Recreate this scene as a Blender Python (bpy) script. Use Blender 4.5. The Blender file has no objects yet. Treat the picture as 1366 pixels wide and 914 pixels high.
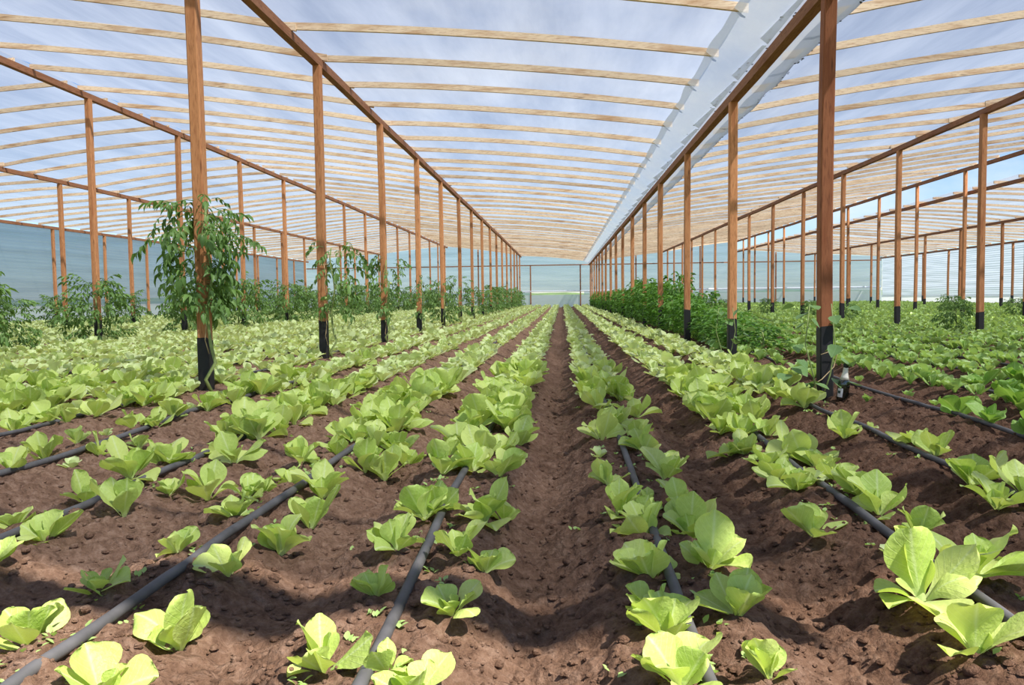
import bpy, math, random
import numpy as np
from mathutils import Matrix, Vector, Quaternion

random.seed(7)
RNG = np.random.default_rng(11)
SC = bpy.context.scene
COL = SC.collection
S = 0.8            # metres per unit: every coordinate below is in camera heights
PI = math.pi
Y_END = 75.0

# ------------------------------------------------------------------ camera
YAW, PIT, ROL, FOC = 0.0646, 0.0585, 0.0132, 1044.4      # focal length in pixels of a 1366 wide frame
def cam_axes():
    cy, sy, cp, sp, cr, sr = math.cos(YAW), math.sin(YAW), math.cos(PIT), math.sin(PIT), math.cos(ROL), math.sin(ROL)
    r0 = Vector((cy, sy, 0)); f0 = Vector((-sy, cy, 0)); Z = Vector((0, 0, 1))
    fw = cp * f0 - sp * Z; up = sp * f0 + cp * Z
    return cr * r0 - sr * up, sr * r0 + cr * up, fw
RIGHT, UP, FWD = cam_axes()
cd = bpy.data.cameras.new('camera'); cam = bpy.data.objects.new('camera', cd); COL.objects.link(cam)
cd.sensor_width = 36; cd.lens = 36 * FOC / 1366; cd.clip_end = 2000; cd.clip_start = 0.02
M = Matrix.Identity(4)
for i in range(3):
    M[i][0] = RIGHT[i]; M[i][1] = UP[i]; M[i][2] = -FWD[i]
M[2][3] = S
cam.matrix_world = M
SC.camera = cam
def ground_at(u, v, z=0.03):
    d = FWD + RIGHT * ((u - 683) / FOC) - UP * ((v - 457) / FOC)
    t = (z - 1) / d.z
    return d.x * t, d.y * t
def project(x, y, z):
    px, py, pz = x, y, z - 1
    a = px * RIGHT.x + py * RIGHT.y + pz * RIGHT.z
    b = px * UP.x + py * UP.y + pz * UP.z
    c = px * FWD.x + py * FWD.y + pz * FWD.z
    return 683 + FOC * a / c, 457 - FOC * b / c, c

# ------------------------------------------------------------------ sky, sun, exposure
SUN = Vector((0.56, -0.42, 1.0)).normalized()
W = bpy.data.worlds.new('world'); SC.world = W; W.use_nodes = True
wn, wl = W.node_tree.nodes, W.node_tree.links
bg = wn['Background']
sky = wn.new('ShaderNodeTexSky'); sky.sky_type = 'NISHITA'; sky.sun_disc = False
sky.sun_elevation = math.asin(SUN.z); sky.sun_rotation = math.atan2(SUN.x, SUN.y)
sky.air_density = 1.0; sky.dust_density = 0.2; sky.ozone_density = 1.5
tc = wn.new('ShaderNodeTexCoord'); mp = wn.new('ShaderNodeMapping'); mp.inputs['Scale'].default_value = (1, 1, 2.4)
cn = wn.new('ShaderNodeTexNoise'); cn.inputs['Scale'].default_value = 2.2; cn.inputs['Detail'].default_value = 7; cn.inputs['Roughness'].default_value = 0.6
cr_ = wn.new('ShaderNodeValToRGB'); cr_.color_ramp.elements[0].position = 0.5; cr_.color_ramp.elements[1].position = 0.72
cr_.color_ramp.elements[1].color = (0.75, 0.75, 0.75, 1)
mx = wn.new('ShaderNodeMix'); mx.data_type = 'RGBA'; mx.inputs['B'].default_value = (7.5, 7.7, 8.0, 1)
wl.new(tc.outputs['Generated'], mp.inputs['Vector']); wl.new(mp.outputs[0], cn.inputs['Vector']); wl.new(cn.outputs['Fac'], cr_.inputs[0])
wl.new(cr_.outputs[0], mx.inputs['Factor']); tn = wn.new('ShaderNodeMix'); tn.data_type = 'RGBA'; tn.blend_type = 'MULTIPLY'; tn.inputs['Factor'].default_value = 1; tn.inputs['B'].default_value = (0.84, 0.96, 1.14, 1)
wl.new(sky.outputs[0], tn.inputs['A']); wl.new(tn.outputs['Result'], mx.inputs['A']); wl.new(mx.outputs['Result'], bg.inputs['Color'])
bg.inputs['Strength'].default_value = 0.15
sl = bpy.data.lights.new('sun', 'SUN'); sl.energy = 10.5; sl.angle = math.radians(1.1); sl.color = (1.0, 0.95, 0.87)
so = bpy.data.objects.new('sun', sl); COL.objects.link(so); so.location = (10, -10, 20)
so.rotation_mode = 'QUATERNION'; so.rotation_quaternion = SUN.to_track_quat('Z', 'Y')
SC.view_settings.view_transform = 'Standard'; SC.view_settings.look = 'None'; SC.view_settings.gamma = 1
SC.view_settings.use_curve_mapping = False
SC.view_settings.exposure = 0.0
SC.cycles.transparent_max_bounces = 24; SC.cycles.max_bounces = 10; SC.cycles.diffuse_bounces = 4
SC.cycles.transmission_bounces = 6; SC.cycles.sample_clamp_indirect = 6

# ------------------------------------------------------------------ materials
def nmat(name):
    m = bpy.data.materials.new(name); m.use_nodes = True
    nt = m.node_tree; nt.nodes.clear()
    out = nt.nodes.new('ShaderNodeOutputMaterial')
    return m, nt, out
def N(nt, t, **kw):
    n = nt.nodes.new(t)
    for k, v in kw.items():
        if k in n.inputs: n.inputs[k].default_value = v
        else: setattr(n, k, v)
    return n
def ramp(nt, src, stops):
    r = nt.nodes.new('ShaderNodeValToRGB'); e = r.color_ramp.elements
    while len(e) < len(stops): e.new(0.5)
    for i, (p, c) in enumerate(stops):
        e[i].position = p; e[i].color = (*c, 1)
    nt.links.new(src, r.inputs[0]); return r.outputs[0]
def coords(nt, scale=(1, 1, 1), src='Object'):
    t = nt.nodes.new('ShaderNodeTexCoord'); mpp = nt.nodes.new('ShaderNodeMapping'); mpp.inputs['Scale'].default_value = scale
    nt.links.new(t.outputs[src], mpp.inputs['Vector']); return mpp.outputs[0]
def world_coords(nt, scale=(1, 1, 1)):
    g = nt.nodes.new('ShaderNodeNewGeometry'); mpp = nt.nodes.new('ShaderNodeMapping'); mpp.inputs['Scale'].default_value = scale
    nt.links.new(g.outputs['Position'], mpp.inputs['Vector']); return mpp.outputs[0]
def noise(nt, vec, scale, detail=4, rough=0.55):
    n = N(nt, 'ShaderNodeTexNoise', Scale=scale, Detail=detail, Roughness=rough)
    nt.links.new(vec, n.inputs['Vector']); return n.outputs['Fac']
def mixc(nt, fac, a, b, mode='MIX'):
    m = nt.nodes.new('ShaderNodeMix'); m.data_type = 'RGBA'; m.blend_type = mode
    for k, v in (('Factor', fac), ('A', a), ('B', b)):
        if isinstance(v, (int, float)): m.inputs[k].default_value = v
        elif isinstance(v, tuple): m.inputs[k].default_value = (*v, 1)
        else: nt.links.new(v, m.inputs[k])
    return m.outputs['Result']
def math_(nt, op, a, b=0.0):
    m = nt.nodes.new('ShaderNodeMath'); m.operation = op
    for i, v in ((0, a), (1, b)):
        if isinstance(v, (int, float)): m.inputs[i].default_value = v
        else: nt.links.new(v, m.inputs[i])
    return m.outputs[0]
def bump(nt, h, strength, dist):
    b = N(nt, 'ShaderNodeBump', Strength=strength, Distance=dist); nt.links.new(h, b.inputs['Height']); return b.outputs[0]
def principled(nt, out, col, rough=0.8, normal=None, **kw):
    p = nt.nodes.new('ShaderNodeBsdfPrincipled')
    if isinstance(col, tuple): p.inputs['Base Color'].default_value = (*col, 1)
    else: nt.links.new(col, p.inputs['Base Color'])
    p.inputs['Roughness'].default_value = rough
    for k, v in kw.items(): p.inputs[k].default_value = v
    if normal is not None: nt.links.new(normal, p.inputs['Normal'])
    nt.links.new(p.outputs[0], out.inputs['Surface']); return p
def plain(name, col, rough=0.6, var=0.0, scale=30, **kw):
    m, nt, out = nmat(name)
    if var:
        n = noise(nt, coords(nt), scale)
        c = ramp(nt, n, [(0.25, tuple(x * (1 - var) for x in col)), (0.75, tuple(min(1, x * (1 + var)) for x in col))])
    else: c = col
    principled(nt, out, c, rough, **kw); return m

def wood(name, dark, light, stain, grain=(1, 1, 1), rnd=0.35):
    m, nt, out = nmat(name)
    v = coords(nt, grain)
    oi = nt.nodes.new('ShaderNodeObjectInfo')
    off = nt.nodes.new('ShaderNodeVectorMath'); off.operation = 'ADD'
    cmb = nt.nodes.new('ShaderNodeCombineXYZ')
    r = math_(nt, 'MULTIPLY', oi.outputs['Random'], 37.0)
    for i in range(3): nt.links.new(r, cmb.inputs[i])
    nt.links.new(v, off.inputs[0]); nt.links.new(cmb.outputs[0], off.inputs[1])
    vv = off.outputs[0]
    g = noise(nt, vv, 14, 5, 0.65)
    big = noise(nt, vv, 2.2, 3)
    c = ramp(nt, g, [(0.26, dark), (0.52, light)])
    c = mixc(nt, ramp(nt, big, [(0.5, (0, 0, 0)), (0.72, (0.8, 0.8, 0.8))]), c, stain)
    kn = N(nt, 'ShaderNodeTexVoronoi', Scale=3.0); nt.links.new(vv, kn.inputs['Vector'])
    c = mixc(nt, ramp(nt, kn.outputs['Distance'], [(0.06, (0.7, 0.7, 0.7)), (0.16, (0, 0, 0))]), c, tuple(x * 0.35 for x in dark))
    bright = math_(nt, 'MULTIPLY_ADD', oi.outputs['Random'], rnd); bright.node.inputs[2].default_value = 1 - rnd * 0.6
    hsv = N(nt, 'ShaderNodeHueSaturation'); nt.links.new(c, hsv.inputs['Color']); nt.links.new(bright, hsv.inputs['Value'])
    principled(nt, out, hsv.outputs[0], 0.75, bump(nt, g, 0.35, 0.004), **{'Specular IOR Level': 0.25}); return m

M_POST = wood('post_wood', (0.30, 0.11, 0.042), (0.62, 0.28, 0.12), (0.42, 0.15, 0.06), (6, 6, 0.7))
M_POST_RED = wood('red_post_wood', (0.17, 0.055, 0.025), (0.34, 0.125, 0.055), (0.24, 0.075, 0.03), (6, 6, 0.7), 0.1)
M_BEAM = wood('beam_wood', (0.15, 0.06, 0.03), (0.36, 0.16, 0.08), (0.22, 0.08, 0.035), (6, 0.7, 6), 0.25)
M_RAFT = wood('rafter_wood', (0.52, 0.31, 0.17), (0.93, 0.71, 0.48), (0.52, 0.27, 0.12), (0.7, 6, 6), 0.32)
M_TAR = plain('tar_paint', (0.012, 0.011, 0.012), 0.65, 0.3, 25)
M_HOSE = plain('hose_plastic', (0.075, 0.072, 0.075), 0.65, 0.45, 9)

def film(name, transp, transl, diff, gloss, tcol=(1, 1, 1), dcol=(0.9, 0.93, 0.97), streak=(1, 1, 1), streak_amt=0.25, bands=None, bump_s=0.0):
    m, nt, out = nmat(name)
    v = world_coords(nt, streak)
    n = noise(nt, v, 1.0, 5, 0.6)
    tr = N(nt, 'ShaderNodeBsdfTransparent', Color=(*tcol, 1))
    tl = N(nt, 'ShaderNodeBsdfTranslucent', Color=(*dcol, 1))
    df = N(nt, 'ShaderNodeBsdfDiffuse', Color=(*dcol, 1))
    gl = N(nt, 'ShaderNodeBsdfGlossy', Roughness=0.35)
    if bump_s:
        b = bump(nt, bands(nt) if bands else n, bump_s, 0.05)
        for s_ in (tl, df, gl): nt.links.new(b, s_.inputs['Normal'])
    tot = transp + transl + diff + gloss
    a = nt.nodes.new('ShaderNodeMixShader'); a.inputs[0].default_value = diff / (transl + diff)
    nt.links.new(tl.outputs[0], a.inputs[1]); nt.links.new(df.outputs[0], a.inputs[2])
    b2 = nt.nodes.new('ShaderNodeMixShader'); b2.inputs[0].default_value = gloss / (transl + diff + gloss)
    nt.links.new(a.outputs[0], b2.inputs[1]); nt.links.new(gl.outputs[0], b2.inputs[2])
    c = nt.nodes.new('ShaderNodeMixShader')
    base = 1 - transp / tot
    f = nt.nodes.new('ShaderNodeMapRange'); f.inputs['From Min'].default_value = 0.3; f.inputs['From Max'].default_value = 0.7
    f.inputs['To Min'].default_value = max(0, base - streak_amt * 0.5); f.inputs['To Max'].default_value = min(1, base + streak_amt * 0.5)
    nt.links.new(n, f.inputs['Value']); nt.links.new(f.outputs[0], c.inputs[0])
    nt.links.new(tr.outputs[0], c.inputs[1]); nt.links.new(b2.outputs[0], c.inputs[2])
    nt.links.new(c.outputs[0], out.inputs['Surface']); return m
M_ROOF = film('roof_film', 0.77, 0.16, 0.05, 0.02, (0.46, 0.48, 0.51), (0.85, 0.89, 0.94), (1.4, 0.25, 1), 0.12)
def ripple(nt):
    w = N(nt, 'ShaderNodeTexWave', Scale=2.6, Distortion=5.0, Detail=3.0); w.bands_direction = 'Z'
    w.inputs['Detail Scale'].default_value = 0.6
    nt.links.new(world_coords(nt, (0.06, 0.06, 1.0)), w.inputs['Vector']); return w.outputs['Fac']
M_WALL = film('wall_film', 0.25, 0.6, 0.1, 0.04, (0.54, 0.60, 0.68), (0.45, 0.50, 0.58), (0.15, 0.15, 3.5), 0.25, ripple, 0.25)
M_END = film('end_film', 0.36, 0.56, 0.04, 0.03, (0.84, 0.88, 0.94), (0.72, 0.78, 0.88), (0.15, 0.15, 3.5), 0.3, ripple, 0.25)
M_SKIRT = film('skirt_film', 0.12, 0.5, 0.36, 0.03, (0.9, 0.95, 1.0), (0.80, 0.82, 0.82), (0.4, 0.4, 3), 0.2)
M_GUT = film('gutter_film', 0.3, 0.16, 0.5, 0.03, (0.7, 0.74, 0.80), (0.66, 0.70, 0.76), (1.5, 0.8, 2), 0.2, None, 0.5)
M_CURT = film('rolled_film', 0.02, 0.3, 0.6, 0.05)

def soil_mat():
    m, nt, out = nmat('soil')
    v = world_coords(nt)
    n1 = noise(nt, v, 1.6, 5, 0.6); n2 = noise(nt, v, 24, 6, 0.72); n3 = noise(nt, v, 95, 5, 0.75)
    vo = N(nt, 'ShaderNodeTexVoronoi', Scale=55.0); nt.links.new(v, vo.inputs['Vector'])
    c = ramp(nt, n2, [(0.30, (0.125, 0.070, 0.045)), (0.5, (0.25, 0.148, 0.098)), (0.72, (0.40, 0.265, 0.19))])
    c = mixc(nt, ramp(nt, n3, [(0.55, (0, 0, 0)), (0.75, (0.4, 0.4, 0.4))]), c, (0.46, 0.325, 0.245))
    # darker soil colour in patches and towards the right hand side of the field
    sep = nt.nodes.new('ShaderNodeSeparateXYZ'); nt.links.new(v, sep.inputs[0])
    mr = N(nt, 'ShaderNodeMapRange', **{'From Min': -1.2, 'From Max': 1.4, 'To Min': 0.0, 'To Max': 0.5}); nt.links.new(sep.outputs['X'], mr.inputs['Value'])
    dark_mix = math_(nt, 'ADD', mr.outputs[0], n1)
    c = mixc(nt, ramp(nt, dark_mix, [(0.45, (0, 0, 0)), (1.0, (1, 1, 1))]), c, mixc(nt, 1.0, c, (0.56, 0.51, 0.49), 'MULTIPLY'))
    bb = bump(nt, math_(nt, 'SUBTRACT', math_(nt, 'ADD', n2, math_(nt, 'MULTIPLY', n3, 0.6)), math_(nt, 'MULTIPLY', vo.outputs['Distance'], 0.45)), 1.0, 0.022)
    principled(nt, out, c, 0.95, bb, **{'Specular IOR Level': 0.1}); return m
M_SOIL = soil_mat()
M_GRASS = plain('field_grass', (0.10, 0.16, 0.045), 0.9, 0.5, 0.6)

def leaf_mat(name, lo, hi, vein, trans=0.42, rough=0.42, gl=0.35):
    m, nt, out = nmat(name)
    oi = nt.nodes.new('ShaderNodeObjectInfo'); at = N(nt, 'ShaderNodeAttribute', attribute_name='rnd')
    r = math_(nt, 'FRACT', math_(nt, 'ADD', oi.outputs['Random'], at.outputs['Fac']))
    c = ramp(nt, r, [(0.0, lo), (1.0, hi)])
    n = noise(nt, coords(nt), 22, 4)
    c = mixc(nt, math_(nt, 'MULTIPLY', n, 0.5), c, tuple(x * 1.25 for x in hi))
    uv = nt.nodes.new('ShaderNodeUVMap'); sp = nt.nodes.new('ShaderNodeSeparateXYZ'); nt.links.new(uv.outputs[0], sp.inputs[0])
    ax = math_(nt, 'ABSOLUTE', math_(nt, 'SUBTRACT', sp.outputs['X'], 0.5))
    mid = ramp(nt, ax, [(0.0, (0.75, 0.75, 0.75)), (0.06, (0, 0, 0))])
    sv = math_(nt, 'SINE', math_(nt, 'MULTIPLY', math_(nt, 'SUBTRACT', sp.outputs['Y'], math_(nt, 'MULTIPLY', ax, 0.8)), 42.0))
    side = ramp(nt, sv, [(0.9, (0, 0, 0)), (1.0, (0.28, 0.28, 0.28))])
    base = ramp(nt, sp.outputs['Y'], [(0.0, (0.8, 0.8, 0.8)), (0.35, (0, 0, 0))])
    f = math_(nt, 'MAXIMUM', math_(nt, 'MAXIMUM', mid, side), base)
    c = mixc(nt, f, c, vein)
    p = nt.nodes.new('ShaderNodeBsdfPrincipled'); nt.links.new(c, p.inputs['Base Color'])
    p.inputs['Roughness'].default_value = rough; p.inputs['Specular IOR Level'].default_value = gl
    b = bump(nt, math_(nt, 'ADD', n, math_(nt, 'MULTIPLY', side, -0.6)), 0.5, 0.006); nt.links.new(b, p.inputs['Normal'])
    t = nt.nodes.new('ShaderNodeBsdfTranslucent'); nt.links.new(mixc(nt, 1.0, c, (1.0, 1.0, 0.55), 'MULTIPLY'), t.inputs['Color'])
    ms = nt.nodes.new('ShaderNodeMixShader'); ms.inputs[0].default_value = trans
    nt.links.new(p.outputs[0], ms.inputs[1]); nt.links.new(t.outputs[0], ms.inputs[2]); nt.links.new(ms.outputs[0], out.inputs['Surface'])
    return m
M_LET = leaf_mat('lettuce_leaf', (0.36, 0.52, 0.10), (0.62, 0.72, 0.22), (0.70, 0.80, 0.42))
M_LET2 = leaf_mat('dark_lettuce_leaf', (0.17, 0.34, 0.055), (0.33, 0.53, 0.11), (0.45, 0.62, 0.22))
M_TOM = leaf_mat('tomato_leaf', (0.075, 0.16, 0.035), (0.19, 0.33, 0.085), (0.18, 0.30, 0.09), 0.35)
M_BUSH = leaf_mat('pepper_leaf', (0.07, 0.20, 0.03), (0.17, 0.34, 0.06), (0.16, 0.30, 0.07), 0.35)
M_BEAN = leaf_mat('bean_leaf', (0.10, 0.20, 0.06), (0.22, 0.36, 0.13), (0.22, 0.36, 0.15), 0.3)
M_STEM = plain('green_stem', (0.24, 0.30, 0.09), 0.6, 0.3)
M_FRUIT = plain('unripe_tomato', (0.42, 0.50, 0.16), 0.3, 0.2, 12)
M_TWINE = plain('twine', (0.55, 0.40, 0.22), 0.9, 0.3)
M_STRAW = plain('dry_leaf', (0.34, 0.24, 0.17), 0.9, 0.3)
M_GLASS = plain('dark_bottle_glass', (0.012, 0.018, 0.010), 0.08, **{'Specular IOR Level': 0.8, 'Coat Weight': 0.5})
M_FOIL = plain('pale_foil', (0.78, 0.72, 0.60), 0.4, 0.1, 40, Metallic=0.25)
M_CAP = plain('black_cap', (0.015, 0.015, 0.015), 0.5)
M_LABEL = plain('paper_label', (0.80, 0.80, 0.78), 0.7)
M_LABELG = plain('label_print', (0.03, 0.07, 0.06), 0.6)

# ------------------------------------------------------------------ object helpers
def mesh_from(name, v, f, mat, smooth=True, uv=None, rnd=None):
    me = bpy.data.meshes.new(name)
    v = np.asarray(v, dtype=np.float32) * S
    if isinstance(f, np.ndarray):
        k = f.shape[1]
        me.vertices.add(len(v)); me.vertices.foreach_set('co', v.ravel())
        me.loops.add(f.size); me.loops.foreach_set('vertex_index', f.astype(np.int32).ravel())
        me.polygons.add(len(f)); me.polygons.foreach_set('loop_start', np.arange(0, f.size, k, dtype=np.int32))
        me.polygons.foreach_set('loop_total', np.full(len(f), k, dtype=np.int32))
        me.update(calc_edges=True)
    else:
        me.from_pydata([tuple(map(float, x)) for x in v], [], f); me.update()
    if uv is not None:
        ul = me.uv_layers.new(name='UVMap')
        li = np.empty(len(me.loops), dtype=np.int32); me.loops.foreach_get('vertex_index', li)
        ul.data.foreach_set('uv', np.asarray(uv, dtype=np.float32)[li].ravel())
    if rnd is not None:
        at = me.attributes.new('rnd', 'FLOAT', 'POINT'); at.data.foreach_set('value', np.asarray(rnd, dtype=np.float32))
    if smooth: me.polygons.foreach_set('use_smooth', np.ones(len(me.polygons), dtype=bool))
    if mat is not None: me.materials.append(mat)
    return me
def link(name, me, parent=None, loc=(0, 0, 0), rot=None, scale=None):
    o = bpy.data.objects.new(name, me); COL.objects.link(o)
    o.location = (loc[0] * S, loc[1] * S, loc[2] * S)
    if rot is not None: o.rotation_euler = rot
    if scale is not None: o.scale = (scale,) * 3 if isinstance(scale, (int, float)) else scale
    if parent is not None: o.parent = parent
    return o
def tag(o, label=None, cat=None, group=None, kind=None):
    if label: o['label'] = label
    if cat: o['category'] = cat
    if group: o['group'] = group
    if kind: o['kind'] = kind
    return o
def thing(name, label, cat, loc=(0, 0, 0), rotz=0.0, group=None):
    return tag(link(name, None, None, loc, (0, 0, rotz)), label, cat, group)

def merge(parts):
    """parts: list of (verts, quads/tris faces list)"""
    V, F, k = [], [], 0
    for v, f in parts:
        V.append(np.asarray(v, float)); F += [tuple(i + k for i in q) for q in f]; k += len(v)
    return np.vstack(V), F
def box(x0, x1, y0, y1, z0, z1):
    v = [(x, y, z) for z in (z0, z1) for y in (y0, y1) for x in (x0, x1)]
    return v, [(0, 2, 3, 1), (4, 5, 7, 6), (0, 1, 5, 4), (2, 6, 7, 3), (0, 4, 6, 2), (1, 3, 7, 5)]
def tube(pts, rad, n=8, caps=True):
    pts = [Vector(p) for p in pts]; V, F = [], []
    rads = rad if isinstance(rad, (list, tuple)) else [rad] * len(pts)
    up = Vector((0, 0, 1)) if abs((pts[-1] - pts[0]).normalized().z) < 0.9 else Vector((1, 0, 0))
    for i, p in enumerate(pts):
        t = (pts[min(i + 1, len(pts) - 1)] - pts[max(i - 1, 0)]).normalized()
        a = t.cross(up).normalized(); b = a.cross(t)
        for k in range(n):
            w = 2 * PI * k / n; V.append(tuple(p + (a * math.cos(w) + b * math.sin(w)) * rads[i]))
    for i in range(len(pts) - 1):
        for k in range(n):
            F.append((i * n + k, i * n + (k + 1) % n, (i + 1) * n + (k + 1) % n, (i + 1) * n + k))
    if caps:
        F.append(tuple(range(n))[::-1]); F.append(tuple((len(pts) - 1) * n + k for k in range(n)))
    return V, F
def lathe(prof, n=28):
    V = [(r * math.cos(2 * PI * k / n), r * math.sin(2 * PI * k / n), z) for r, z in prof for k in range(n)]
    F = [(i * n + k, i * n + (k + 1) % n, (i + 1) * n + (k + 1) % n, (i + 1) * n + k) for i in range(len(prof) - 1) for k in range(n)]
    F.append(tuple(range(n))[::-1]); F.append(tuple((len(prof) - 1) * n + k for k in range(n)))
    return V, F
def grid_mesh(X, Y, Z):
    """X,Y,Z arrays of shape (r,c) -> verts, quads"""
    r, c = X.shape
    v = np.stack([X, Y, Z], -1).reshape(-1, 3)
    i = np.arange(r * c).reshape(r, c)
    q = np.stack([i[:-1, :-1], i[:-1, 1:], i[1:, 1:], i[1:, :-1]], -1).reshape(-1, 4)
    return v, q

# ------------------------------------------------------------------ ground
def vnoise(x, y, seed=0):
    x = np.asarray(x, float); y = np.asarray(y, float)
    xi = np.floor(x).astype(np.int64); yi = np.floor(y).astype(np.int64); xf = x - xi; yf = y - yi
    def h(a, b):
        n = (a * 374761393 + b * 668265263 + seed * 974634777) & 0xffffffff
        n = ((n ^ (n >> 13)) * 1274126177) & 0xffffffff
        return ((n ^ (n >> 16)) & 0xffff) / 65535.0
    u = xf * xf * (3 - 2 * xf); w = yf * yf * (3 - 2 * yf)
    return (h(xi, yi) * (1 - u) + h(xi + 1, yi) * u) * (1 - w) + (h(xi, yi + 1) * (1 - u) + h(xi + 1, yi + 1) * u) * w
BEDS = [-0.52, -1.33, -2.22, -3.06, -4.0, -4.85, -5.62]
while BEDS[-1] > -23.4: BEDS.append(BEDS[-1] - 0.87)
BR = [0.37, 1.26, 2.06, 2.95, 3.84]
while BR[-1] < 28.4: BR.append(BR[-1] + 0.88)
BEDS = sorted(BEDS + BR)
FUR = np.array([-30.0] + [(a + b) / 2 for a, b in zip(BEDS[:-1], BEDS[1:])] + [40.0])
def ground_macro(x, y):
    x = np.asarray(x, float)
    d = np.min(np.abs(x[..., None] + 0.05 * (vnoise(x * 0 + 3, np.asarray(y) * 0.5, 5)[..., None] - 0.5) - FUR), axis=-1) / 0.44
    t = np.clip(d / 0.72, 0, 1); sm = t * t * (3 - 2 * t)
    depth = np.where(np.abs(x + 0.075) < 0.45, 0.105, np.where(x > 0, 0.085, 0.055))
    return -depth * (1 - sm) + 0.035 * sm
def ground(x, y):
    x = np.asarray(x, float); y = np.asarray(y, float)
    z = ground_macro(x, y)
    z = z + 0.04 * (vnoise(x * 2.2, y * 2.2, 1) - 0.5) + 0.042 * (vnoise(x * 6, y * 6, 2) - 0.5)
    z = z + 0.034 * (np.abs(vnoise(x * 15, y * 15, 3) * 2 - 1)) - 0.008
    z = z + 0.018 * (vnoise(x * 33, y * 33, 4) - 0.5) + 0.008 * (vnoise(x * 61, y * 61, 6) - 0.5)
    m = np.clip(vnoise(x * 2.7, y * 2.7, 12) * 2 - 0.5, 0.15, 1)
    z = z + m * (0.045 * (cells(x * 11, y * 11, 70) - 0.7) + 0.020 * (cells(x * 26, y * 26, 80) - 0.7))
    return z
def cells(x, y, seed):
    """rounded lumps: 1 at the middle of a lump, 0 in the cracks"""
    xi = np.floor(x); yi = np.floor(y); best = np.full(np.shape(x), 9.0)
    for dx in (-1, 0, 1):
        for dy in (-1, 0, 1):
            cx = xi + dx; cy = yi + dy
            px = cx + vnoise(cx + 0.0, cy + 0.0, seed); py = cy + vnoise(cx + 0.0, cy + 0.0, seed + 1)
            best = np.minimum(best, (x - px) ** 2 + (y - py) ** 2)
    return np.sqrt(np.clip(1 - best, 0, 1))
def gz(x, y): return float(ground(np.array([x]), np.array([y]))[0])
def spaced(a, b, step0, grow):
    out = [a]; st = step0
    while out[-1] < b: out.append(out[-1] + st); st *= grow
    out[-1] = b; return out
xs = np.array([-v for v in spaced(3.2, 25.2, 0.02, 1.025)][::-1][:-1] + list(np.arange(-3.2, 3.2001, 0.0145)) + spaced(3.2, 30.0, 0.02, 1.025)[1:])
ys = np.array(list(np.arange(0.0, 1.5, 0.05)) + list(np.arange(1.5, 5.0, 0.0145)) + spaced(5.0, Y_END, 0.016, 1.022))
GX, GY = np.meshgrid(xs, ys)
v, q = grid_mesh(GX, GY, ground(GX, GY))
uvf = None
tag(link('floor', mesh_from('floor', v, q, M_SOIL)), 'brown crumbly tilled soil in long beds and furrows under the film roof', None, None, 'structure')
v, f = box(-420, 420, -420, 620, -0.9, -0.35)
tag(link('ground_outside', mesh_from('ground_outside', v, f, M_GRASS, False)), 'green field outside the film walls', None, None, 'structure')

xs = np.linspace(-110, 110, 160); ys = np.linspace(96, 150, 40)
GX, GY = np.meshgrid(xs, ys)
v, q = grid_mesh(GX, GY, -0.4 + np.sin(np.clip((GY - 96) / 54, 0, 1) * PI) * (1.35 + 0.5 * vnoise(GX * 0.12, GY * 0.1, 90) + 0.35 * vnoise(GX * 0.7, GY * 0.5, 91)))
tag(link('grassy_bank', mesh_from('grassy_bank', v, q, M_GRASS)), 'low green bank outside, seen through the gap under the end wall', None, None, 'structure')

# ------------------------------------------------------------------ frame: beams, posts, rafters, roof film
PITCH = 4.277
ROWS = {  # x, post top z, first y, label part
    'eave':   (-24.6, 4.55, 2.49, 'along the blue-grey film side wall'),
    'far':    (-17.24, 5.08, 4.83, 'between the ridge and the blue-grey wall'),
    'ridge':  (-10.98, 5.72, 5.05, 'in the row under the ridge beam'),
    'tomato': (-3.886, 4.73, 4.0, 'in the row tomato plants climb'),
    'gutter': (2.598, 3.87, 3.61, 'in the row under the white film gutter'),
    'mid':    (9.17, 4.81, 5.0, 'between the film gutter and the roof vent'),
    'vent':   (16.12, 5.75, 2.78, 'under the open roof vent'),
    'low':    (22.6, 4.42, 3.5, 'between the roof vent and pale wall'),
    'edge':   (29.5, 4.05, 2.2, 'against the pale side wall'),
}
def beam_obj(x, z, label, y0=0.9, y1=Y_END, w=0.12, hgt=0.13, group=None):
    n = 60; yy = np.linspace(y0, y1, n)
    dx = 0.025 * (vnoise(yy * 0.35, yy * 0 + x, 8) - 0.5); dz = 0.03 * (vnoise(yy * 0.3, yy * 0 + x, 9) - 0.5)
    V, F = [], []
    for i in range(n):
        for sx, sz in ((-1, 0), (1, 0), (1, 1), (-1, 1)):
            V.append((x + dx[i] + sx * w / 2, yy[i], z + dz[i] + sz * hgt))
    for i in range(n - 1):
        for k in range(4): F.append((i * 4 + k, i * 4 + (k + 1) % 4, i * 4 + 4 + (k + 1) % 4, i * 4 + 4 + k))
    F += [(3, 2, 1, 0), tuple((n - 1) * 4 + k for k in range(4))]
    return tag(link('purlin_beam', mesh_from('purlin_beam', V, F, M_BEAM, False)), label, 'beam', group)
beam_obj(-24.6, 4.55, 'brown wooden eave beam on top of the blue-grey film side wall')
beam_obj(-17.24, 5.08, 'brown purlin beam between the ridge and the blue-grey side wall')
beam_obj(-10.98, 5.72, 'brown ridge beam on the tallest posts, at the peak of the roof')
beam_obj(-3.886, 4.73, 'long brown purlin beam on the posts with climbing tomato plants')
beam_obj(2.598, 3.87, 'brown beam carrying the white film gutter')
beam_obj(9.17, 4.81, 'brown purlin beam between the film gutter and the roof vent', hgt=0.12)
beam_obj(16.12, 5.75, 'dark upper beam along the open roof vent')
beam_obj(16.42, 4.86, 'brown lower beam along the open roof vent, beneath the strip of sky')
beam_obj(22.6, 4.42, 'brown purlin beam between the roof vent and the pale side wall')
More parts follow.
